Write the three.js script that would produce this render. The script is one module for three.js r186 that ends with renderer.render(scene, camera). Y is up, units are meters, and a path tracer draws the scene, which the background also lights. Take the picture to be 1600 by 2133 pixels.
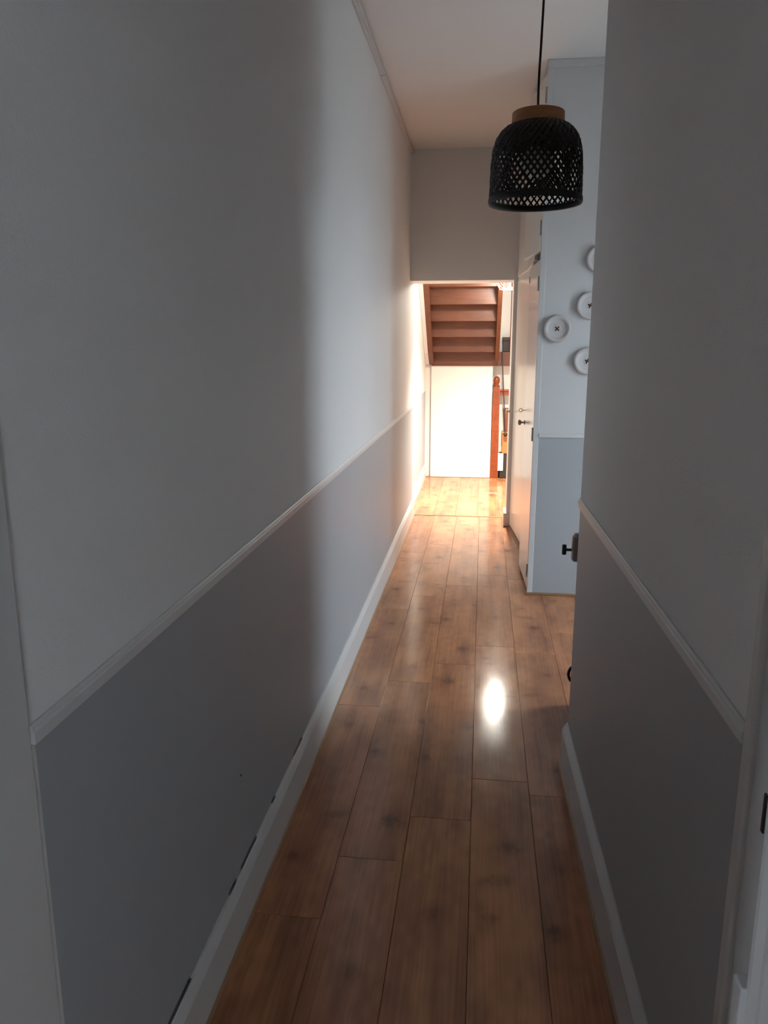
import * as THREE from 'three';
import { RoundedBoxGeometry } from 'three/addons/geometries/RoundedBoxGeometry.js';
import { mergeGeometries } from 'three/addons/utils/BufferGeometryUtils.js';
import { RectAreaLightUniformsLib } from 'three/addons/lights/RectAreaLightUniformsLib.js';

// ---------- camera, sky, daylight, exposure ----------
const scene = new THREE.Scene();
const camera = new THREE.PerspectiveCamera(2 * Math.atan(1066.5 / 1600) * 180 / Math.PI, 1600 / 2133, 0.05, 60);
camera.position.set(0, 1.5, 0);
camera.rotation.set(-12.295 * Math.PI / 180, 7.231 * Math.PI / 180, 0, 'YXZ');
scene.add(camera);
const renderer = new THREE.WebGLRenderer({ antialias: true });
renderer.toneMapping = THREE.LinearToneMapping;
renderer.toneMappingExposure = 1.0;
renderer.shadowMap.enabled = true;
RectAreaLightUniformsLib.init();
const SKY = new THREE.Color().setRGB(0.76, 0.89, 1.0);
scene.background = SKY;
scene.backgroundIntensity = 12.5;
const LAMP = new THREE.Color().setRGB(1.0, 0.95, 0.84);
const LAMP_CD = 4.5, LAMP_DOWN_CD = 62;

// ---------- helpers ----------
let seed = 7;
const rnd = () => { seed = (seed * 1664525 + 1013904223) >>> 0; return seed / 4294967296; };
const rr = (a, b) => a + (b - a) * rnd();
const used = {};
function numbered(n) { const k = used[n] = (used[n] ?? -1) + 1; return k ? `${n}_${String(k).padStart(3, '0')}` : n; }
function part(name, geo, mat, parent, pos) {
  const m = new THREE.Mesh(geo, mat); m.name = name; m.castShadow = m.receiveShadow = true;
  if (pos) m.position.set(...pos);
  parent.add(m); return m;
}
function thing(name, label, category, pos = [0, 0, 0], group) {
  const g = new THREE.Group(); g.name = numbered(name); g.position.set(...pos); scene.add(g);
  g.userData = { label, category }; if (group) g.userData.group = group; return g;
}
function structure(name, label, category) {
  const g = new THREE.Group(); g.name = numbered(name); scene.add(g);
  g.userData = { kind: 'structure', label, category }; return g;
}
// box from bounds, uv in metres by face direction
function bounds(x0, x1, y0, y1, z0, z1) {
  const g = new THREE.BoxGeometry(x1 - x0, y1 - y0, z1 - z0).translate((x0 + x1) / 2, (y0 + y1) / 2, (z0 + z1) / 2);
  return metreUV(g);
}
function metreUV(g) {
  const p = g.attributes.position, n = g.attributes.normal, uv = new Float32Array(p.count * 2);
  for (let i = 0; i < p.count; i++) {
    const ax = Math.abs(n.getX(i)), ay = Math.abs(n.getY(i)), az = Math.abs(n.getZ(i));
    const x = p.getX(i), y = p.getY(i), z = p.getZ(i);
    if (ax >= ay && ax >= az) { uv[2 * i] = z; uv[2 * i + 1] = y; } else if (ay >= az) { uv[2 * i] = x; uv[2 * i + 1] = z; } else { uv[2 * i] = x; uv[2 * i + 1] = y; }
  }
  g.setAttribute('uv', new THREE.BufferAttribute(uv, 2)); return g;
}
function rbox(x0, x1, y0, y1, z0, z1, r = 0.003, s = 2) {
  return new RoundedBoxGeometry(x1 - x0, y1 - y0, z1 - z0, s, r).translate((x0 + x1) / 2, (y0 + y1) / 2, (z0 + z1) / 2);
}
// footprint [[x, z], ...] raised from y0 to y1
function footprint(pts, y0, y1) {
  const s = new THREE.Shape(pts.map(([x, z]) => new THREE.Vector2(x, -z)));
  const g = new THREE.ExtrudeGeometry(s, { depth: y1 - y0, bevelEnabled: false });
  g.rotateX(-Math.PI / 2).translate(0, y0, 0); return metreUV(g);
}
// cross section [[x, y], ...] swept along z from z0 to z1
function alongZ(pts, z0, z1) {
  const s = new THREE.Shape(pts.map(([x, y]) => new THREE.Vector2(x, y)));
  const g = new THREE.ExtrudeGeometry(s, { depth: z1 - z0, bevelEnabled: false });
  g.translate(0, 0, z0); return metreUV(g);
}
// side outline [[z, y], ...] given thickness from x0 to x1
function alongX(pts, x0, x1) {
  const s = new THREE.Shape(pts.map(([z, y]) => new THREE.Vector2(-z, y)));
  const g = new THREE.ExtrudeGeometry(s, { depth: x1 - x0, bevelEnabled: false });
  g.rotateY(Math.PI / 2).translate(x0, 0, 0); return metreUV(g);
}
function tube(pts, r, seg = 24, rad = 8) {
  return new THREE.TubeGeometry(new THREE.CatmullRomCurve3(pts.map(p => new THREE.Vector3(...p))), seg, r, rad, false);
}
function rod(a, b, r, rad = 8) {
  const A = new THREE.Vector3(...a), B = new THREE.Vector3(...b), d = B.clone().sub(A);
  const g = new THREE.CylinderGeometry(r, r, d.length(), rad);
  g.applyQuaternion(new THREE.Quaternion().setFromUnitVectors(new THREE.Vector3(0, 1, 0), d.normalize()));
  return g.translate((a[0] + b[0]) / 2, (a[1] + b[1]) / 2, (a[2] + b[2]) / 2);
}
const lathe = (pts, seg = 48) => new THREE.LatheGeometry(pts.map(([r, y]) => new THREE.Vector2(r, y)), seg);

// ---------- textures ----------
function lattice(n) { const a = new Float32Array(n * n); for (let i = 0; i < n * n; i++) a[i] = rnd(); return a; }
const LN = 64, LT = lattice(LN);
function noise(x, y) {           // tiling value noise, period LN
  const xi = Math.floor(x), yi = Math.floor(y), fx = x - xi, fy = y - yi;
  const sx = fx * fx * (3 - 2 * fx), sy = fy * fy * (3 - 2 * fy);
  const at = (a, b) => LT[(((b % LN) + LN) % LN) * LN + (((a % LN) + LN) % LN)];
  const t = at(xi, yi) + (at(xi + 1, yi) - at(xi, yi)) * sx, b = at(xi, yi + 1) + (at(xi + 1, yi + 1) - at(xi, yi + 1)) * sx;
  return t + (b - t) * sy;
}
function texture(w, h, fn, srgb = true, repeat) {
  const d = new Uint8Array(w * h * 4);
  for (let y = 0; y < h; y++) for (let x = 0; x < w; x++) {
    const c = fn(x / w, y / h), i = (y * w + x) * 4;
    d[i] = c[0]; d[i + 1] = c[1]; d[i + 2] = c[2]; d[i + 3] = 255;
  }
  const t = new THREE.DataTexture(d, w, h); t.magFilter = THREE.LinearFilter; t.minFilter = THREE.LinearMipmapLinearFilter; t.generateMipmaps = true;
  t.wrapS = t.wrapT = THREE.RepeatWrapping; if (srgb) t.colorSpace = THREE.SRGBColorSpace;
  if (repeat) t.repeat.set(...repeat); t.needsUpdate = true; return t;
}
// fine woven wall covering: relief only
const weaveBump = texture(512, 512, (u, v) => {
  const a = noise(u * 64 * 2, v * 64), b = noise(u * 64, v * 64 * 2), c = noise(u * 16, v * 16);
  const g = 255 * (0.35 * a + 0.35 * b + 0.3 * c); return [g, g, g];
}, false, [4, 4]);
// plank: grain along v, knots as dark elongated smudges
function plankTexture(k, base, dark, knots) {
  const list = []; for (let i = 0; i < knots; i++) list.push([rr(0.12, 0.88), rr(0.05, 0.95), rr(0.08, 0.2), rr(0.008, 0.022), rr(0.2, 0.55)]);
  const o = k * 11.3;
  return texture(256, 1024, (u, v) => {
    let bend = 0; for (const [ku, kv, ru, rv, s] of list) { const d = ((u - ku) / (ru * 1.8)) ** 2 + ((v - kv) / (rv * 3.5)) ** 2; bend += s * Math.exp(-d) * 0.08; }
    const uu = u + bend;
    let t = 0.26 * (noise(uu * 7 + o, v * 2 + o) - 0.5) + 0.16 * (noise(uu * 40 + o, v * 6) - 0.5) + 0.10 * (noise(uu * 110, v * 12 + o) - 0.5) + 0.34 * (noise(u * 3 + o, v * 7 + o * 2) - 0.5) + 0.16 * (noise(u * 9 + o, v * 30 + o) - 0.5) + 0.2;
    for (const [ku, kv, ru, rv, s] of list) {
      const w = (noise(u * 14 + o, v * 60 + o) - 0.5) * 1.6 + (noise(u * 40 + o, v * 160) - 0.5) * 0.7;
      const d = ((u - ku) / ru) ** 2 + ((v - kv) / rv) ** 2 + w;
      t += s * 0.7 * Math.exp(-Math.max(0, d) * 1.1) + s * 0.16 * Math.exp(-(((u - ku) / (ru * 2.2)) ** 2 + ((v - kv) / (rv * 4)) ** 2));
    }
    t = Math.max(0, t);
    t = Math.min(1, t);
    return [0, 1, 2].map(i => base[i] + (dark[i] - base[i]) * t);
  });
}
const plankMaps = [
  plankTexture(0, [188, 126, 84], [74, 38, 20], 4), plankTexture(1, [182, 121, 80], [80, 42, 23], 3),
  plankTexture(2, [194, 132, 89], [88, 48, 27], 5), plankTexture(3, [184, 124, 84], [82, 44, 25], 2)];
const scuff = texture(256, 256, (u, v) => {
  const a = noise(u * 4, v * 8), b = noise(u * 32, v * 16), g = 255 * (0.7 + 0.3 * (a - 0.5) + 0.06 * (b - 0.5)); return [g, g, g];
}, false);
const woodGrain = (base, dark, f = 1) => texture(256, 256, (u, v) => {
  const t = 0.6 * noise(u * 8 * f, v * 64 * f) + 0.4 * noise(u * 16 * f, v * 24 * f);
  return [0, 1, 2].map(i => base[i] + (dark[i] - base[i]) * t);
});

// ---------- materials ----------
const lin = (r, g, b) => new THREE.Color().setRGB(r, g, b);
const std = (color, roughness, extra = {}) => new THREE.MeshStandardMaterial({ color, roughness, ...extra });
const M = {
  wall: std(lin(0.78, 0.78, 0.775), 0.75, { bumpMap: weaveBump, bumpScale: 0.0006 }),
  wainscot: std(lin(0.365, 0.385, 0.405), 0.5),
  ceiling: std(lin(0.8, 0.795, 0.785), 0.9),
  trim: std(lin(0.60, 0.60, 0.60), 0.4),
  door: std(lin(0.80, 0.78, 0.74), 0.22),
  panelWhite: std(lin(0.72, 0.70, 0.66), 0.6),
  planks: plankMaps.map(t => new THREE.MeshPhysicalMaterial({ map: t, roughness: 0.6, specularIntensity: 0.4, clearcoat: 0.65, clearcoatRoughness: 0.19, clearcoatRoughnessMap: scuff })),
  subfloor: std(lin(0.05, 0.03, 0.02), 0.9),
  oakTrim: std(lin(0.30, 0.17, 0.085), 0.5),
  stair: std(0xffffff, 0.45, { map: woodGrain([104, 59, 36], [84, 44, 25]) }),
  newel: std(0xffffff, 0.35, { map: woodGrain([146, 70, 29], [116, 50, 19]) }),
  collar: std(0xffffff, 0.55, { map: woodGrain([196, 140, 92], [168, 112, 70]) }),
  shade: std(lin(0.006, 0.006, 0.0065), 0.6),
  cord: std(lin(0.01, 0.01, 0.011), 0.6),
  metal: std(lin(0.35, 0.33, 0.3), 0.3, { metalness: 1 }),
  darkMetal: std(lin(0.3, 0.29, 0.28), 0.3, { metalness: 0.9 }),
  blackMetal: std(lin(0.01, 0.01, 0.01), 0.4),
  brass: std(lin(0.45, 0.36, 0.22), 0.3, { metalness: 1 }),
  hinge: std(lin(0.40, 0.40, 0.41), 0.5),
  button: std(lin(0.53, 0.51, 0.505), 0.55),
  thread: std(lin(0.09, 0.035, 0.02), 0.9),
  opal: std(lin(0.6, 0.6, 0.6), 0.3),
  wire: std(lin(0.8, 0.78, 0.74), 0.5),
  glass: new THREE.MeshPhysicalMaterial({ color: 0xffffff, transmission: 1, thickness: 0, roughness: 0, ior: 1.45 }),
  paving: std(lin(0.30, 0.30, 0.29), 0.9),
  black: std(lin(0.02, 0.016, 0.014), 0.6),
  boxWood: std(0xffffff, 0.5, { map: woodGrain([190, 128, 72], [160, 100, 52]) }),
  redBrown: std(lin(0.16, 0.045, 0.02), 0.6),
  darkBrown: std(lin(0.035, 0.025, 0.022), 0.6),
  cloth: std(lin(0.7, 0.66, 0.6), 0.9),
};

// ---------- the room shell ----------
const CEIL = 2.98, RAIL0 = 0.967, RAIL1 = 0.991, XL = -0.6, ZFAR = -6.4, ZFAR2 = -6.72;
function paintedWall(name, label, pts, y1 = CEIL) {      // grey paint up to the dado rail, off-white covering above
  const g = structure(name, label, 'wall');
  part('wainscot', footprint(pts, 0, RAIL0 + 0.01), M.wainscot, g).userData.label = 'grey painted lower wall';
  part('upper_wall', footprint(pts, RAIL0 + 0.01, y1), M.wall, g).userData.label = 'off-white textured upper wall';
  return g;
}
const openJoint = [[-2.42, -2.3], [-2.06, -2.02], [-1.86, -1.72], [-1.68, -1.62], [-1.36, -1.2]];   // where the filler over the skirting has fallen out
{
  const g = structure('wall_left', 'long corridor wall, off-white above and grey below', 'wall');
  const slab = (name, y0, y1, mat, inset = 0) => part(name, bounds(XL - 0.2, XL - inset, y0, y1, ZFAR2, -0.886), mat, g);
  slab('wainscot', 0, 0.135, M.wainscot); slab('wainscot', 0.135, 0.152, M.wainscot, 0.05);
  slab('wainscot', 0.152, RAIL0 + 0.01, M.wainscot).userData.label = 'grey painted lower wall';
  slab('upper_wall', RAIL0 + 0.01, CEIL, M.wall).userData.label = 'off-white textured upper wall';
  const ends = [ZFAR2, ...openJoint.flat(), -0.886];
  for (let i = 0; i < ends.length; i += 2) part('wainscot', bounds(XL - 0.05, XL, 0.135, 0.152, ends[i], ends[i + 1]), M.wainscot, g);
}
paintedWall('wall_right', 'short corridor wall with grey dado beside the doorway',
  [[0.372, -1.012], [0.338, -2.6], [0.412, -2.61], [0.412, -3.1], [1.75, -3.1], [1.75, -3.0], [0.56, -3.0], [0.56, -1.012]]);
{
  const g = structure('wall_back', 'off-white wall above and beside the stair hall opening', 'wall');
  part('header', bounds(XL, 1.4, 2.0, CEIL, ZFAR2, ZFAR), M.wall, g);
  part('pier', bounds(0.225, 1.4, 0, 2.0, ZFAR2, ZFAR), M.wall, g);
  part('pier_skirting', rbox(0.203, 0.262, 0, 0.115, ZFAR2 + 0.1, ZFAR + 0.014, 0.006), M.trim, g);
}
{
  const g = structure('ceiling', 'plain off-white corridor ceiling', 'ceiling');
  part('corridor_ceiling', bounds(-0.8, 1.75, CEIL, CEIL + 0.12, ZFAR, -0.75), M.ceiling, g);
}
{ // the side hall with the glazed entrance door that lets in the daylight
  const g = structure('wall_entrance', 'end wall of the side hall around the glazed entrance', 'wall');
  part('wall_piece', bounds(1.75, 1.9, 0, CEIL, -3.2, -3.0), M.wall, g);
  part('wall_piece', bounds(1.75, 1.9, 0, CEIL, -4.7, -3.95), M.wall, g);
  part('wall_piece', bounds(1.75, 1.9, 2.45, CEIL, -3.95, -3.2), M.wall, g);
  const d = structure('door_1', 'glazed entrance door at the end of the side hall', 'door');
  const zs = [-3.95, -3.2];
  for (const [z0, z1] of [[zs[0], zs[0] + 0.07], [zs[1] - 0.07, zs[1]]]) part('stile', rbox(1.79, 1.84, 0.02, 2.44, z0, z1), M.door, d);
  for (const [y0, y1] of [[0.02, 0.22], [2.1, 2.44]]) part('door_rail', rbox(1.79, 1.84, y0, y1, zs[0] + 0.07, zs[1] - 0.07), M.door, d);
  part('pane', bounds(1.812, 1.816, 0.22, 2.1, zs[0] + 0.07, zs[1] - 0.07), M.glass, d);
}
{ // the room the picture is taken from, lit by a tall narrow window beside its doorway wall
  const X0 = -2.2, X1 = 2.0, Z1 = 3.4, w = { z0: -0.72, z1: -0.28, y0: 0.3, y1: 2.5 };
  const a = structure('wall_front', 'wall of the near room around the doorway', 'wall');
  part('wall_piece', bounds(X0, XL, 0, CEIL, -0.9, -0.75), M.wall, a);
  part('wall_piece', bounds(0.40, X1, 0, CEIL, -0.9, -0.75), M.wall, a);
  part('wall_piece', bounds(XL, 0.40, 2.3, CEIL, -0.9, -0.75), M.wall, a);
  const b = structure('wall_near_room', 'plain off-white walls of the near room', 'wall');
  part('wall_piece', bounds(X1, X1 + 0.15, 0, CEIL, -0.9, Z1 + 0.15), M.wall, b);
  const v = { x0: 0.86, x1: 1.85, y0: 0.7, y1: 2.1 };
  part('wall_piece', bounds(X0, v.x0, 0, CEIL, Z1, Z1 + 0.15), M.wall, b);
  part('wall_piece', bounds(v.x1, X1, 0, CEIL, Z1, Z1 + 0.15), M.wall, b);
  part('wall_piece', bounds(v.x0, v.x1, 0, v.y0, Z1, Z1 + 0.15), M.wall, b);
  part('wall_piece', bounds(v.x0, v.x1, v.y1, CEIL, Z1, Z1 + 0.15), M.wall, b);
  const e = structure('window_2', 'window at the back of the near room', 'window');
  for (const [x0, x1] of [[v.x0, v.x0 + 0.05], [v.x1 - 0.05, v.x1]]) part('window_frame', bounds(x0, x1, v.y0, v.y1, Z1 + 0.03, Z1 + 0.09), M.trim, e);
  for (const [y0, y1] of [[v.y0, v.y0 + 0.05], [v.y1 - 0.05, v.y1]]) part('window_frame', bounds(v.x0 + 0.05, v.x1 - 0.05, y0, y1, Z1 + 0.035, Z1 + 0.085), M.trim, e);
  part('pane', bounds(v.x0 + 0.05, v.x1 - 0.05, v.y0 + 0.05, v.y1 - 0.05, Z1 + 0.058, Z1 + 0.062), M.glass, e);
  part('wall_piece', bounds(X0 - 0.15, X0, 0, CEIL, -0.9, w.z0), M.wall, b);
  part('wall_piece', bounds(X0 - 0.15, X0, 0, CEIL, w.z1, Z1 + 0.15), M.wall, b);
  part('wall_piece', bounds(X0 - 0.15, X0, 0, w.y0, w.z0, w.z1), M.wall, b);
  part('wall_piece', bounds(X0 - 0.15, X0, w.y1, CEIL, w.z0, w.z1), M.wall, b);
  const c = structure('ceiling_near_room', 'ceiling of the near room', 'ceiling');
  part('ceiling_board', bounds(X0 - 0.15, X1 + 0.15, CEIL, CEIL + 0.12, -0.75, Z1 + 0.15), M.ceiling, c);
  const f = structure('window_1', 'tall narrow window in the near room', 'window');
  for (const [z0, z1] of [[w.z0, w.z0 + 0.03], [w.z1 - 0.03, w.z1]]) part('window_frame', bounds(X0 - 0.09, X0 - 0.03, w.y0, w.y1, z0, z1), M.trim, f);
  for (const [y0, y1] of [[w.y0, w.y0 + 0.05], [w.y1 - 0.05, w.y1]]) part('window_frame', bounds(X0 - 0.085, X0 - 0.035, y0, y1, w.z0 + 0.03, w.z1 - 0.03), M.trim, f);
  part('pane', bounds(X0 - 0.062, X0 - 0.058, w.y0 + 0.05, w.y1 - 0.05, w.z0 + 0.03, w.z1 - 0.03), M.glass, f);
}
{ // stair hall beyond the opening
  const XH = -0.645;
  const g = structure('wall_hall_left', 'left wall of the stair hall with a pale grey lower part', 'wall');
  part('wainscot', bounds(-0.87, XH, 0, 0.985, -9.15, ZFAR2), M.wainscot, g);
  part('upper_wall', bounds(-0.87, XH, 0.985, 3.3, -9.15, ZFAR2), M.panelWhite, g);
  part('end_return', bounds(XH, XL, 0, CEIL, ZFAR2 - 0.02, ZFAR2), M.panelWhite, g);
  const gb = structure('wall_hall_back', 'white back wall of the stair hall', 'wall'); part('upper_wall', bounds(XH, 1.4, 0, 3.3, -9.15, -8.95), M.panelWhite, gb);
  const gr = structure('wall_hall_right', 'white right wall of the stair hall', 'wall'); part('upper_wall', bounds(1.4, 1.6, 0, 3.3, -9.15, ZFAR), M.panelWhite, gr);
  const gf = structure('wall_hall_front', 'white wall over the stair hall opening', 'wall'); part('upper_wall', bounds(XH, 1.4, 2.98, 3.3, ZFAR2, ZFAR2 + 0.1), M.panelWhite, gf);
  const c = structure('ceiling_stair_hall', 'ceiling of the stair hall', 'ceiling');
  part('ceiling_board', bounds(-0.87, 1.6, 3.3, 3.4, -9.15, ZFAR2 + 0.1), M.ceiling, c);
  const s = structure('baseboard_stair_hall', 'double-line skirting on the stair hall wall', 'skirting');
  part('board', alongZ([[XH, 0], [XH + 0.018, 0], [XH + 0.018, 0.075], [XH + 0.01, 0.08], [XH + 0.01, 0.135], [XH, 0.145]], -8.78, ZFAR2 - 0.03), M.trim, s);
}
{ const g = structure('pavement', 'grey paving outside', 'ground'); part('paving', bounds(1.95, 30, -0.2, -0.05, -25, 25), M.paving, g); part('paving', bounds(-30, -2.4, -0.2, -0.05, -25, 25), M.paving, g); part('paving', bounds(-2.4, 1.95, -0.2, -0.05, 3.6, 25), M.paving, g); }

// ---------- floor: every laminate plank a piece ----------
{
  const floor = structure('floor', 'brown laminate floor laid along the corridor', 'floor');
  part('subfloor', bounds(-2.4, 1.95, -0.12, -0.0095, -9.15, 3.55), M.subfloor, floor);
  const cache = {};
  function plankGeo(w, l, rot) {
    const key = `${w.toFixed(3)}_${l.toFixed(3)}_${rot}`; if (cache[key]) return cache[key];
    const b = 0.0012, gap = 0.0004, hw = w / 2 - gap, hl = l / 2 - gap, t = -0.0088;
    const P = [[-hw, t, -hl], [hw, t, -hl], [hw, t, hl], [-hw, t, hl], [-hw, -b, -hl], [hw, -b, -hl], [hw, -b, hl], [-hw, -b, hl], [-hw + b, 0, -hl + b], [hw - b, 0, -hl + b], [hw - b, 0, hl - b], [-hw + b, 0, hl - b]];
    const Q = [[11, 10, 9, 8]]; for (let i = 0; i < 4; i++) { const j = (i + 1) % 4; Q.push([i, 4 + i, 4 + j, j].reverse()); Q.push([4 + i, 8 + i, 8 + j, 4 + j].reverse()); }
    const pos = [], uv = [], v0 = rnd() * Math.max(0, 1 - l / 1.24), fu = rnd() < 0.5, fv = rnd() < 0.5;
    for (const q of Q) for (const i of [q[0], q[1], q[2], q[0], q[2], q[3]]) { const [x, y, z] = P[i]; pos.push(x, y, z); const u = (x + hw) / 0.21, v = v0 + (z + hl) / 1.24; uv.push(fu ? 1 - u : u, fv ? 1 - v : v); }
    const g = new THREE.BufferGeometry();
    g.setAttribute('position', new THREE.Float32BufferAttribute(pos, 3)); g.setAttribute('uv', new THREE.Float32BufferAttribute(uv, 2)); g.computeVertexNormals();
    return cache[key] = g;
  }
  let n = 0;
  function plank(x0, x1, z0, z1) {
    const m = part(n ? `plank_${String(n).padStart(3, '0')}` : 'plank', plankGeo(x1 - x0, z1 - z0, n % 4), M.planks[(n * 7 + (n >> 2)) % 4], floor, [(x0 + x1) / 2, 0, (z0 + z1) / 2]);
    n++; return m;
  }
  const L = 1.24;
  function column(x0, x1, joint, zFar, zNear) {
    let z = joint; while (z > zFar) z -= L;
    for (; z < zNear; z += L) { const a = Math.max(z, zFar), b = Math.min(z + L, zNear); if (b - a > 0.03) plank(x0, x1, a, b); }
  }
  const xs = [-0.6, -0.392, -0.197, 0.0, 0.195, 0.392], js = [-2.98, -3.24, -2.226, -2.474, -2.396];
  for (let i = 0; i < 5; i++) column(xs[i], xs[i + 1], js[i], -6.735, 0.4);
  const sideJ = [-3.94, -3.5, -4.2, -3.8, -3.4, -4.05, -3.7];
  for (let i = 0; i < 7; i++) column(0.392 + i * 0.194, 0.392 + (i + 1) * 0.194, sideJ[i], -4.9, -3.0);
  // stair hall beyond the strip
  const hx = [-0.67, -0.6, -0.41, -0.213, -0.015, 0.183, 0.38, 0.577, 0.774, 0.971, 1.168, 1.4];
  for (let i = 0; i < hx.length - 1; i++) column(hx[i], hx[i + 1], -7.2 - ((i * 0.47) % 1.2), -8.95, -6.752);
  // near room
  for (let i = 0; i < 22; i++) column(-2.2 + i * 0.191, -2.2 + (i + 1) * 0.191, 1 + ((i * 0.37) % 1.2), 0.4, 3.4);
  part('threshold_strip', rbox(-0.66, 0.225, -0.008, 0.004, -6.752, -6.735, 0.002), M.oakTrim, floor).userData.label = 'dark brown joint strip at the stair hall opening';
}

// ---------- dado rails, skirtings, ceiling trunking, door frame ----------
{
  const r = structure('trim_1', 'white dado rail along the left corridor wall', 'rail');
  const prof = s => [[0, RAIL0], [0.009 * s, RAIL0], [0.009 * s, RAIL1 - 0.007], [0.0065 * s, RAIL1 - 0.004], [0.0065 * s, RAIL1 - 0.001], [0.003 * s, RAIL1 + 0.003], [0, RAIL1 + 0.003]];
  for (const [a, b] of [[-3.05, -0.888], [-5.48, -3.052], [-6.71, -5.482]])
    part('rail_length', alongZ(prof(1).map(([x, y]) => [x + XL, y]), a, b), M.trim, r);
  const q = structure('trim_2', 'white dado rail along the short right wall', 'rail');
  const g = alongZ(prof(-1).reverse(), -1.589, 0);
  const m = part('rail_length', g, M.trim, q, [0.372, 0, -1.012]); m.rotation.y = Math.atan2(0.034, 1.588);
}
{
  const s = structure('baseboard_left', 'white skirting board with cracked paint along the top', 'skirting');
  part('board', alongZ([[XL + 0.005, 0], [XL + 0.02, 0], [XL + 0.02, 0.122], [XL + 0.017, 0.129], [XL + 0.008, 0.146], [XL + 0.005, 0.147]], -6.71, -0.888), M.trim, s);
  const ends = [-6.7, ...openJoint.flat(), -0.89];
  for (let i = 0; i < ends.length; i += 2) part('filler', bounds(XL, XL + 0.005, 0.12, 0.1465, ends[i], ends[i + 1]), M.trim, s);
  part('quarter_round', alongZ([[XL + 0.02, 0], [XL + 0.027, 0], [XL + 0.026, 0.003], [XL + 0.023, 0.006], [XL + 0.02, 0.007]], -6.71, -0.888), M.oakTrim, s);
  const t = structure('baseboard_right', 'white skirting board on the short right wall', 'skirting');
  const b = part('board', alongZ([[-0.02, 0], [0, 0], [0, 0.165], [-0.004, 0.165], [-0.016, 0.145], [-0.02, 0.136]], -1.602, 0), M.trim, t, [0.372, 0, -1.012]); b.rotation.y = Math.atan2(0.034, 1.588);
  const c = part('quarter_round', alongZ([[-0.03, 0], [-0.02, 0], [-0.02, 0.01], [-0.026, 0.008]], -1.602, 0), M.oakTrim, t, [0.372, 0, -1.012]); c.rotation.y = Math.atan2(0.034, 1.588);
}
{
  const t = thing('cable_trunking', 'white plastic cable trunking running below the ceiling edge', 'trunking');
  for (const [a, b, d] of [[-4.57, -0.9, 0], [-6.38, -4.6, 0.001]]) {
    part('duct', rbox(XL, XL + 0.02, 2.936 - d, 2.962 - d, a, b, 0.003), M.trim, t);
    part('duct_lid', rbox(XL + 0.02, XL + 0.024, 2.939 - d, 2.959 - d, a, b, 0.001), M.trim, t);
  }
  part('coupler', rbox(XL, XL + 0.026, 2.933, 2.965, -4.60, -4.57, 0.003), M.trim, t);
}
{
  const f = structure('door_2', 'white painted frame of the doorway into the near room', 'door frame');
  part('jamb', rbox(XL - 0.01, XL + 0.004, 0, 2.3, -0.886, -0.74, 0.002), M.trim, f);
  // right hand side: edge bead, rebated jamb with lock keeps, room-side casing
  part('jamb', rbox(0.364, 0.42, 0, 2.3, -1.012, -0.984, 0.006, 3), M.trim, f);
  part('rebate', bounds(0.374, 0.42, 0, 2.3, -0.985, -0.90), M.trim, f);
  part('casing', footprint([[0.362, -0.898], [0.364, -0.893], [0.372, -0.885], [0.374, -0.88], [0.384, -0.872], [0.412, -0.84], [0.42, -0.72], [0.43, -0.72], [0.43, -0.898]], 0, 2.3), M.trim, f);
  part('plinth_block', rbox(0.354, 0.42, 0, 0.68, -0.925, -0.896, 0.004, 3), M.trim, f);
  const slot = (y0, y1, z0, z1) => { part('lock_keep', rbox(0.3715, 0.376, y0, y1, z0, z1, 0.0015), M.blackMetal, f); };
  slot(0.885, 0.94, -0.939, -0.931); slot(0.808, 0.838, -0.921, -0.903); slot(0.745, 0.785, -0.91, -0.900);
}

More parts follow.
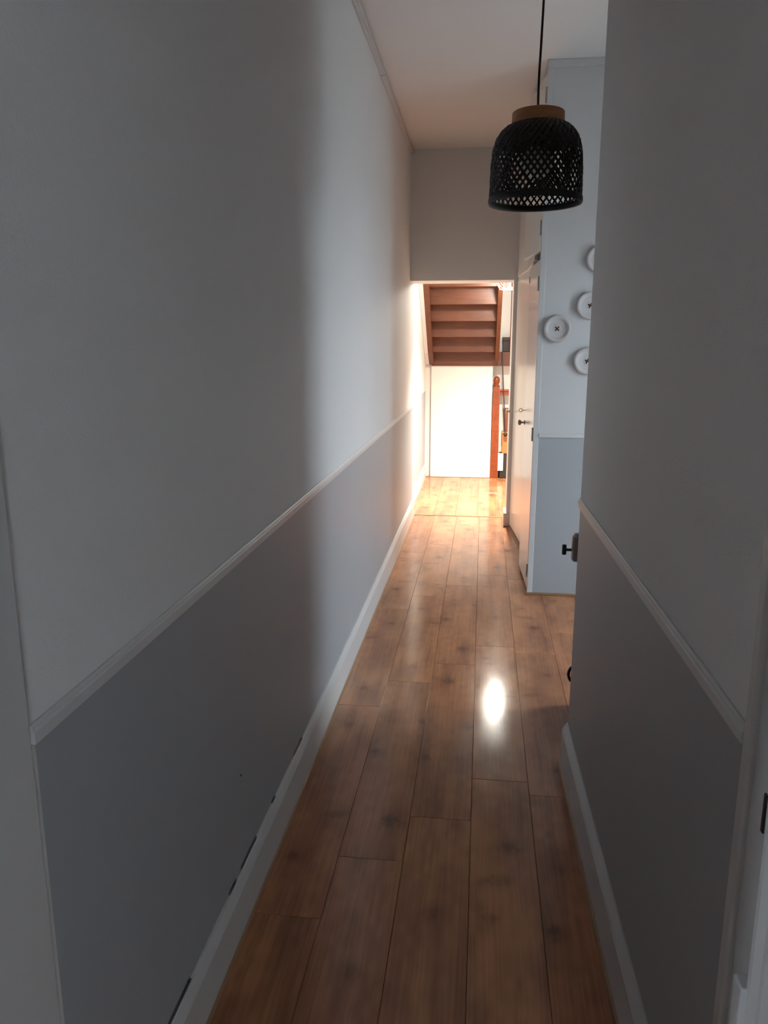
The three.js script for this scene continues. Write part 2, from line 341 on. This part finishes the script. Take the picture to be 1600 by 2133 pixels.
// ---------- built-in cupboard ----------
{
  const CX = 0.305, CZ = -4.585;
  const c = thing('built_in_cupboard', 'built-in hall cupboard with tall white doors, one left ajar', 'cupboard');
  const lowerSide = part('side_panel', bounds(CX, 1.72, 0.012, RAIL0, CZ - 0.02, CZ), M.wainscot, c); lowerSide.userData.label = 'grey painted lower end panel';
  const upperSide = part('side_panel', bounds(CX, 1.72, RAIL0, 2.945, CZ - 0.02, CZ), M.trim, c); upperSide.userData.label = 'white upper end panel';
  part('corner_post', rbox(CX - 0.002, CX + 0.03, 0.012, 2.945, CZ - 0.03, CZ + 0.004, 0.003), M.trim, c);
  part('dado_rail', rbox(CX + 0.03, 1.72, RAIL0, RAIL1 + 0.002, CZ, CZ + 0.009, 0.002), M.trim, c);
  part('cornice', rbox(CX - 0.006, 1.72, 2.945, 2.98, CZ - 0.1, CZ + 0.016, 0.004), M.trim, c);
  part('cornice', footprint([[CX - 0.006, CZ - 0.1], [0.236, -6.39], [0.3, -6.39], [CX + 0.05, CZ - 0.1]], 2.945, 2.98), M.trim, c);
  part('base_strip', rbox(CX - 0.012, 1.72, 0, 0.014, CZ - 0.01, CZ + 0.012, 0.003), M.oakTrim, c);
  part('base_strip', footprint([[CX - 0.002, CZ - 0.01], [CX - 0.002, -5.7], [0.25, -6.385], [0.28, -6.385], [CX + 0.03, -5.7], [CX + 0.03, CZ - 0.01]], 0, 0.014), M.oakTrim, c);
  part('back_board', bounds(0.86, 0.88, 0.012, 2.945, -6.39, CZ - 0.02), M.door, c);
  part('shelf', bounds(CX + 0.03, 0.86, 1.995, 2.012, -6.39, CZ - 0.02), M.door, c);
  part('end_post', rbox(0.252, CX + 0.03, 0.012, 2.945, -6.398, -6.376, 0.002), M.trim, c);
  part('middle_rail', footprint([[0.3, -5.2], [0.314, -5.74], [0.257, -6.375], [0.3, -6.375], [0.36, -5.74], [0.36, -5.2]], 1.984, 2.021), M.door, c);
  function leaf(zHinge, width, y0, y1, angle, dir, xHinge = CX, mat = M.door) {   // dir -1: leaf runs away from the doorway camera
    const g = new THREE.Group(); g.name = 'door'; g.position.set(xHinge, 0, zHinge); g.rotation.y = angle; c.add(g);
    part('door_leaf', rbox(0, 0.022, y0, y1, dir < 0 ? -width : 0, dir < 0 ? 0 : width, 0.002), mat, g); return g;
  }
  const near = leaf(CZ - 0.035, 0.545, 0.022, 1.972, 0.047, -1);
  const upper = leaf(CZ - 0.035, 0.53, 2.02, 2.935, 0.125, -1);
  leaf(-5.74, 0.57, 0.022, 1.985, -0.01, 1, 0.318);
  const far = leaf(-6.372, 0.625, 0.022, 1.985, 0.096, 1, 0.254);
  leaf(-5.74, 0.57, 2.02, 2.935, 0.02, 1, 0.294); leaf(-6.372, 0.625, 2.02, 2.935, 0.07, 1, 0.252);
  for (const [y, g] of [[1.84, near], [0.98, near], [0.14, near], [2.82, upper], [2.14, upper]]) part('hinge', rod([-0.004, y - 0.04, -0.002], [-0.004, y + 0.04, -0.002], 0.006, 10), M.hinge, g);
  // turn knob and key near the free edge
  const k = lathe([[0, 0], [0.015, 0], [0.015, 0.004], [0.006, 0.006], [0.006, 0.02], [0.016, 0.026], [0.019, 0.034], [0.016, 0.042], [0, 0.045]], 10); k.rotateZ(Math.PI / 2);
  part('knob', k, M.metal, near, [0, 1.0, -0.515]);
  const kk = new THREE.TorusGeometry(0.011, 0.0022, 8, 20); kk.rotateX(0.2);
  part('key', mergeGeometries([kk.translate(-0.028, 0, 0), rod([-0.018, 0, 0], [0.0, 0, 0], 0.0025)]), M.metal, near, [0, 1.08, -0.52]);
  part('door_catch', rbox(-0.004, 0.0, 1.88, 1.92, -0.545, -0.53, 0.001), M.hinge, near);
}

// giant button wall decorations
{
  const proto = (label, x, y, turn) => {
    const b = thing('button_wall_decoration', label, 'wall decoration', [x, y, -4.585], 'giant white buttons on the cupboard end');
    const dish = lathe([[0, 0.016], [0.026, 0.016], [0.036, 0.017], [0.041, 0.020], [0.046, 0.019], [0.050, 0.021], [0.060, 0.030], [0.068, 0.033], [0.074, 0.030], [0.077, 0.022], [0.074, 0.012], [0.062, 0.002], [0.05, 0.0], [0, 0.0]], 48);
    dish.rotateX(Math.PI / 2); part('disc', dish, M.button, b);
    for (let i = 0; i < 4; i++) { const a = Math.PI / 4 + i * Math.PI / 2 + turn; part('hole', new THREE.CylinderGeometry(0.0042, 0.0042, 0.002, 14).rotateX(Math.PI / 2), M.thread, b, [0.0115 * Math.cos(a), 0.0115 * Math.sin(a), 0.0165]); }
    for (let i = 0; i < 2; i++) { const a = Math.PI / 4 + i * Math.PI / 2 + turn, s = 0.012; part('thread', tube([[-s * Math.cos(a), -s * Math.sin(a), 0.0155], [0, 0, 0.0195], [s * Math.cos(a), s * Math.sin(a), 0.0155]], 0.0028, 8, 6), M.thread, b); }
    return b;
  };
  proto('giant white button stitched with a brown cross, nearest the cupboard corner', 0.411, 1.588, 0.05);
  proto('giant white button between the topmost one and the cupboard corner one', 0.588, 1.714, 0.3);
  proto('lowest giant white button, above the dado rail of the cupboard', 0.588, 1.408, 0.35);
  proto('topmost giant white button on the cupboard end', 0.628, 1.961, 0.2);
}

// narrow door around the corner of the short right wall
{
  const d = structure('door_3', 'narrow door hidden behind the end of the short right wall', 'door');
  part('door_leaf', rbox(0.404, 0.416, 0.01, 2.0, -3.085, -2.63, 0.002), M.wainscot, d);
  const lock = new THREE.Group(); lock.name = 'rim_lock'; d.add(lock);
  part('lock_plate', rbox(0.362, 0.405, 0.668, 0.782, -3.0, -2.955, 0.016, 4), M.darkMetal, lock).userData.label = 'rounded grey metal lock case';
  part('thumb_stem', rod([0.362, 0.715, -2.975], [0.342, 0.715, -2.975], 0.006, 12), M.blackMetal, lock);
  part('thumb_turn', rbox(0.326, 0.343, 0.694, 0.736, -2.981, -2.969, 0.005, 3), M.blackMetal, lock);
  part('pull_handle', tube([[0.405, 0.16, -2.97], [0.385, 0.17, -2.97], [0.376, 0.197, -2.97], [0.385, 0.224, -2.97], [0.405, 0.234, -2.97]], 0.006, 24, 10), M.blackMetal, d);
}
// small knob on the pier edge
{
  const k = thing('door_knob', 'small brass turn knob on the edge of the stair hall opening', 'knob', [0.225, 0.965, -6.43]);
  const g = lathe([[0, 0], [0.017, 0], [0.017, 0.003], [0.007, 0.005], [0.007, 0.014], [0.014, 0.018], [0.015, 0.026], [0, 0.03]], 16); g.rotateZ(Math.PI / 2);
  part('turn', g, M.brass, k);
}
{
  const n = thing('nail', 'tiny dark nail in the grey lower wall', 'nail', on(518, 1602));
  const g = lathe([[0, 0.004], [0.002, 0.003], [0.0028, 0.0015], [0.0012, 0.001], [0.0012, 0], [0, 0]], 10); g.rotateZ(-Math.PI / 2); part('head', g, M.blackMetal, n);
  function on() { return [XL, 0.402, -1.75]; }
}

// ---------- woven pendant lamp ----------
{
  const p = thing('pendant_lamp', 'black woven bamboo pendant lamp with a wooden collar, unlit', 'lamp', [0.17, CEIL, -3.0]);
  const Y = y => y - CEIL;
  part('ceiling_rose', lathe([[0, 0], [0.05, 0], [0.05, -0.02], [0.012, -0.04], [0, -0.04]].reverse(), 32), M.cord, p);
  part('cable', tube([[0, -0.03, 0], [0.004, -0.2, 0], [0.001, -0.42, 0], [-0.003, Y(2.40), 0], [-0.002, Y(2.30), 0]], 0.0042, 40, 8), M.cord, p);
  part('collar', lathe([[0, Y(2.251)], [0.088, Y(2.251)], [0.0915, Y(2.254)], [0.0925, Y(2.272)], [0.0915, Y(2.300)], [0.087, Y(2.303)], [0.02, Y(2.304)], [0, Y(2.304)]], 56), M.collar, p);
  // shade surface: radius against arc parameter
  const prof = new THREE.CatmullRomCurve3([[0.084, 2.262], [0.112, 2.252], [0.138, 2.226], [0.153, 2.19], [0.160, 2.14], [0.1625, 2.08], [0.1635, 2.035], [0.1645, 2.012]].map(([r, y]) => new THREE.Vector3(r, y, 0)));
  const NS = 34, pr = prof.getSpacedPoints(NS), len = prof.getLength();
  function strips(dir, count, off, w, th, phase) {
    const gs = [];
    const twist = dir * len / (1.35 * 0.16);
    for (let k = 0; k < count; k++) {
      const a0 = (k + phase) / count * Math.PI * 2 + rr(-0.012, 0.012), w0 = w * rr(0.85, 1.15);
      const pos = [], idx = [];
      for (let i = 0; i <= NS; i++) {
        const t = i / NS, ww = w0 * (1.22 - 0.42 * t), a = a0 + twist * t, q = pr[i], q2 = pr[Math.min(NS, i + 1)], q1 = pr[Math.max(0, i - 1)];
        const dr = q2.x - q1.x, dy = q2.y - q1.y, L = Math.hypot(dr, dy), nr = -dy / L, ny = dr / L;      // outward
        const da = twist / NS * (q2 === pr[i] || q1 === pr[i] ? 1 : 2) * q.x;
        const D = Math.hypot(da, L), ca = Math.cos(a), sa = Math.sin(a);
        const o = off + 0.0011 * Math.sin(i * 1.9 + k * Math.PI + (dir > 0 ? 0 : Math.PI));
        // across direction on the surface
        const at = L / D * ww / 2, as = -da / D * ww / 2;
        for (const [sx, sn] of [[-1, -1], [1, -1], [1, 1], [-1, 1]]) {
          const rad = q.x + as * sx * dr / L + nr * (o + sn * th / 2), y = q.y + as * sx * dy / L + ny * (o + sn * th / 2), tan = at * sx;
          pos.push(rad * ca - tan * sa, Y(y), rad * sa + tan * ca);
        }
        if (i) { const b = (i - 1) * 4; for (let e = 0; e < 4; e++) { const f = (e + 1) % 4; idx.push(b + e, b + f, b + 4 + e, b + f, b + 4 + f, b + 4 + e); } }
      }
      const g = new THREE.BufferGeometry(); g.setAttribute('position', new THREE.Float32BufferAttribute(pos, 3)); g.setIndex(idx); gs.push(g.toNonIndexed());
    }
    const g = mergeGeometries(gs); g.computeVertexNormals(); return g;
  }
  const shade = part('woven_shade', mergeGeometries([strips(1, 44, 0.001, 0.0088, 0.0012, 0), strips(-1, 44, -0.001, 0.0088, 0.0012, 0.4)]), M.shade, p);
  part('inner_cap', lathe([[0.08, Y(2.258)], [0.108, Y(2.248)], [0.133, Y(2.222)], [0.143, Y(2.2)], [0.141, Y(2.2)], [0.131, Y(2.22)], [0.106, Y(2.246)], [0.08, Y(2.256)]], 56), M.shade, p);
  part('shade_rim', lathe([[0.1625, Y(1.998)], [0.167, Y(1.996)], [0.1685, Y(2.004)], [0.168, Y(2.016)], [0.1655, Y(2.020)], [0.1615, Y(2.016)], [0.161, Y(2.002)], [0.1625, Y(1.998)]], 72), M.shade, p);
  part('socket', lathe([[0.0, Y(2.19)], [0.022, Y(2.19)], [0.024, Y(2.2)], [0.024, Y(2.25)], [0, Y(2.251)]], 24), M.cord, p);
  const b = new THREE.SphereGeometry(0.055, 32, 24); part('bulb', b, M.opal, p, [0, Y(2.135), 0]).userData.label = 'unlit opal globe bulb';
}

// ---------- stair hall ----------
{
  const X0 = -0.572, X1 = 0.17;
  const s = thing('staircase', 'underside of a red-brown wooden staircase beyond the opening', 'staircase');
  const run = 0.19, rise = 0.159, z1 = -8.6, y1 = 1.42;
  const ld = thing('stair_landing', 'red-brown wooden landing edge at the foot of the raised staircase', 'landing');
  part('fascia_board', rbox(X0, 0.6, 1.267, 1.42, -8.80, -8.782, 0.003), M.stair, ld);
  part('fascia_bead', rbox(X0, 0.6, 1.267, 1.279, -8.782, -8.776, 0.003), M.stair, ld);
  part('deck', bounds(X0, 1.3, 1.28, 1.42, -8.945, -8.80), M.stair, ld);
  for (let i = 0; i < 8; i++) {
    part('riser', bounds(-0.55, 0.128, y1 + i * rise, y1 + (i + 1) * rise - 0.0, z1 - 0.02 + i * run, z1 + i * run), M.stair, s);
    part('tread', bounds(-0.55, 0.128, y1 + (i + 1) * rise - 0.001, y1 + (i + 1) * rise + 0.028, z1 - 0.05 + i * run, z1 - 0.02 + (i + 1) * run), M.stair, s);
  }
  const k = rise / run, lo = z => y1 - 0.055 + (z - z1) * k, zt = -7.05;
  part('stringer', alongX([[-8.78, 1.28], [-8.55, lo(-8.55)], [zt, lo(zt)], [zt, lo(zt) + 0.36], [-8.78, lo(-8.78) + 0.36]], X0 - 0.03, -0.55), M.stair, s);
  part('wall_string', alongX([[-8.78, 1.28], [-8.55, lo(-8.55)], [zt, lo(zt)], [zt, lo(zt) + 0.36], [-8.78, lo(-8.78) + 0.36]], -0.643, X0 - 0.03), M.trim, s).userData.label = 'white painted wall string';
  part('stringer', alongX([[-8.765, 1.385], [-8.74, 1.362], [-8.69, 1.36], [-8.64, lo(-8.64)], [zt, lo(zt)], [zt, lo(zt) + 0.36], [-8.765, lo(-8.765) + 0.36]], 0.128, X1), M.stair, s);
  part('post', rbox(0.285, 0.31, 1.42, 2.6, -8.815, -8.783, 0.003), M.redBrown, ld);

  const u = structure('wall_under_stairs', 'bright white panel under the staircase', 'wall');
  part('panel', bounds(-0.577, 0.108, 0, 1.267, -8.86, -8.80), M.panelWhite, u);
  part('side_strip', bounds(-0.645, -0.577, 0, 1.285, -8.9, -8.83), M.panelWhite, u);
  part('base_line', rbox(-0.645, 0.108, 0, 0.006, -8.83, -8.796, 0.002), M.oakTrim, u);
}
{
  const n = thing('newel_post', 'orange-brown wooden newel post with a ball cap', 'post', [0.155, 0, -8.835]);
  const w = 0.046;
  part('post', new THREE.CylinderGeometry(0.036 * 1.414, w * 1.414, 1.04, 4).rotateY(Math.PI / 4).toNonIndexed().translate(0, 0.52, 0), M.newel, n).geometry.computeVertexNormals();
  part('ball_cap', lathe([[0, 1.152], [0.018, 1.149], [0.033, 1.132], [0.036, 1.11], [0.034, 1.085], [0.02, 1.066], [0.024, 1.056], [0.036, 1.048], [0.036, 1.04], [0, 1.04]].reverse(), 24), M.newel, n);
  const hr = thing('handrail', 'orange-brown moulded handrail running from the newel post', 'handrail', [0.155, 0, -8.835]);
  part('rail', mergeGeometries([rbox(0.04, 1.24, 0.985, 1.008, -0.034, 0.034, 0.006), rbox(0.04, 1.24, 0.962, 0.985, -0.022, 0.022, 0.003), rbox(0.04, 1.24, 0.945, 0.962, -0.03, 0.03, 0.005)]), M.newel, hr);
}
{
  const c = thing('crate', 'black storage box standing on the floor behind the newel post', 'box', [0.325, 0, -8.868]);
  part('body', rbox(-0.11, 0.25, 0, 0.27, -0.075, 0.07, 0.01), M.black, c); part('lid', rbox(-0.115, 0.255, 0.27, 0.288, -0.079, 0.074, 0.005), M.black, c);
  const t = thing('white_cloth', 'white cloth hanging over the edge of the black box', 'cloth', [0.205, 0, -8.868]);
  const g = new THREE.PlaneGeometry(0.06, 0.2, 8, 12), pp = g.attributes.position; for (let i = 0; i < pp.count; i++) pp.setZ(i, 0.006 * Math.sin(pp.getX(i) * 180) + 0.004 * Math.sin(pp.getY(i) * 60));
  const back = g.clone().translate(0, 0, -0.004); back.index.array.reverse();
  part('fabric', mergeGeometries([g, back]), M.cloth, t, [0.02, 0.19, 0.082]);
  const b = thing('wooden_box', 'light wooden box stacked on the black storage box', 'box', [0.325, 0.288, -8.868]);
  part('body', rbox(-0.09, 0.22, 0, 0.225, -0.07, 0.066, 0.004), M.boxWood, b); part('lid', rbox(-0.095, 0.225, 0.225, 0.245, -0.073, 0.069, 0.004), M.boxWood, b);
  const r = thing('basket', 'red-brown box on top of the light wooden box', 'box', [0.33, 0.533, -8.868]);
  part('body', rbox(-0.08, 0.15, 0, 0.24, -0.06, 0.06, 0.012), M.redBrown, r); part('lid', rbox(-0.085, 0.155, 0.24, 0.262, -0.064, 0.064, 0.006), M.redBrown, r);
  const k = thing('brown_chest', 'dark brown chest on the stair landing', 'box', [0.4, 1.42, -8.873]);
  part('body', rbox(-0.19, 0.4, 0.0, 0.12, -0.07, 0.05, 0.006), M.darkBrown, k); part('lid', rbox(-0.195, 0.405, 0.12, 0.16, -0.074, 0.055, 0.006), M.darkBrown, k);
  const h = thing('hanging_cord', 'thin dark cord with a ball end hanging from the landing', 'cord', [0.205, 1.42, -8.755]);
  part('cord', tube([[0.0, 0.0, 0], [0.012, -0.2, 0], [0.03, -0.45, 0], [0.05, -0.7, 0], [0.062, -0.88, 0]], 0.006, 30, 8), M.darkBrown, h);
  part('ball', new THREE.SphereGeometry(0.024, 20, 14), M.black, h, [0.064, -0.91, 0]);
}
// lit wire-cage lamp, mostly hidden above the opening
{
  const L = thing('wire_cage_lamp', 'lit white wire-cage pendant lamp inside the stair hall', 'lamp', [0.218, 0, -7.4]);
  const ring = (n, r, y, o) => Array.from({ length: n }, (_, i) => { const a = (i + o) / n * Math.PI * 2; return [r * Math.cos(a), y, r * Math.sin(a)]; });
  const A = ring(6, 0.085, 1.996, 0.25), B = ring(6, 0.155, 2.10, 0.75), C = ring(6, 0.06, 2.2, 0.25), g = [];
  for (let i = 0; i < 6; i++) { const j = (i + 1) % 6; g.push(rod(A[i], A[j], 0.003), rod(B[i], B[j], 0.003), rod(C[i], C[j], 0.003), rod(A[i], B[i], 0.003), rod(A[j], B[i], 0.003), rod(B[i], C[i], 0.003), rod(B[i], C[j], 0.003)); }
  part('cage', mergeGeometries(g), M.wire, L);
  part('socket', lathe([[0, 2.125], [0.02, 2.125], [0.022, 2.19], [0.06, 2.197], [0.06, 2.202], [0, 2.202]], 24), M.wire, L);
  part('cable', rod([0, 2.2, 0], [0, 3.3, 0], 0.003), M.wire, L);
  const bulbMat = std(lin(1, 0.9, 0.75), 0.4, { emissive: LAMP, emissiveIntensity: 22 });
  part('bulb', new THREE.SphereGeometry(0.042, 24, 18), bulbMat, L, [0, 2.09, 0]);
  const pl = new THREE.PointLight(LAMP, LAMP_CD, 0, 2); pl.position.set(0, 2.09, 0); pl.castShadow = true; pl.shadow.radius = 2; L.add(pl);
  const sp = new THREE.SpotLight(LAMP, LAMP_DOWN_CD, 0, 1.08, 1, 2); sp.position.set(0, 2.085, 0); sp.target.position.set(0, 0, 0); sp.castShadow = true; sp.shadow.radius = 2; L.add(sp, sp.target);
}

renderer.render(scene, camera);
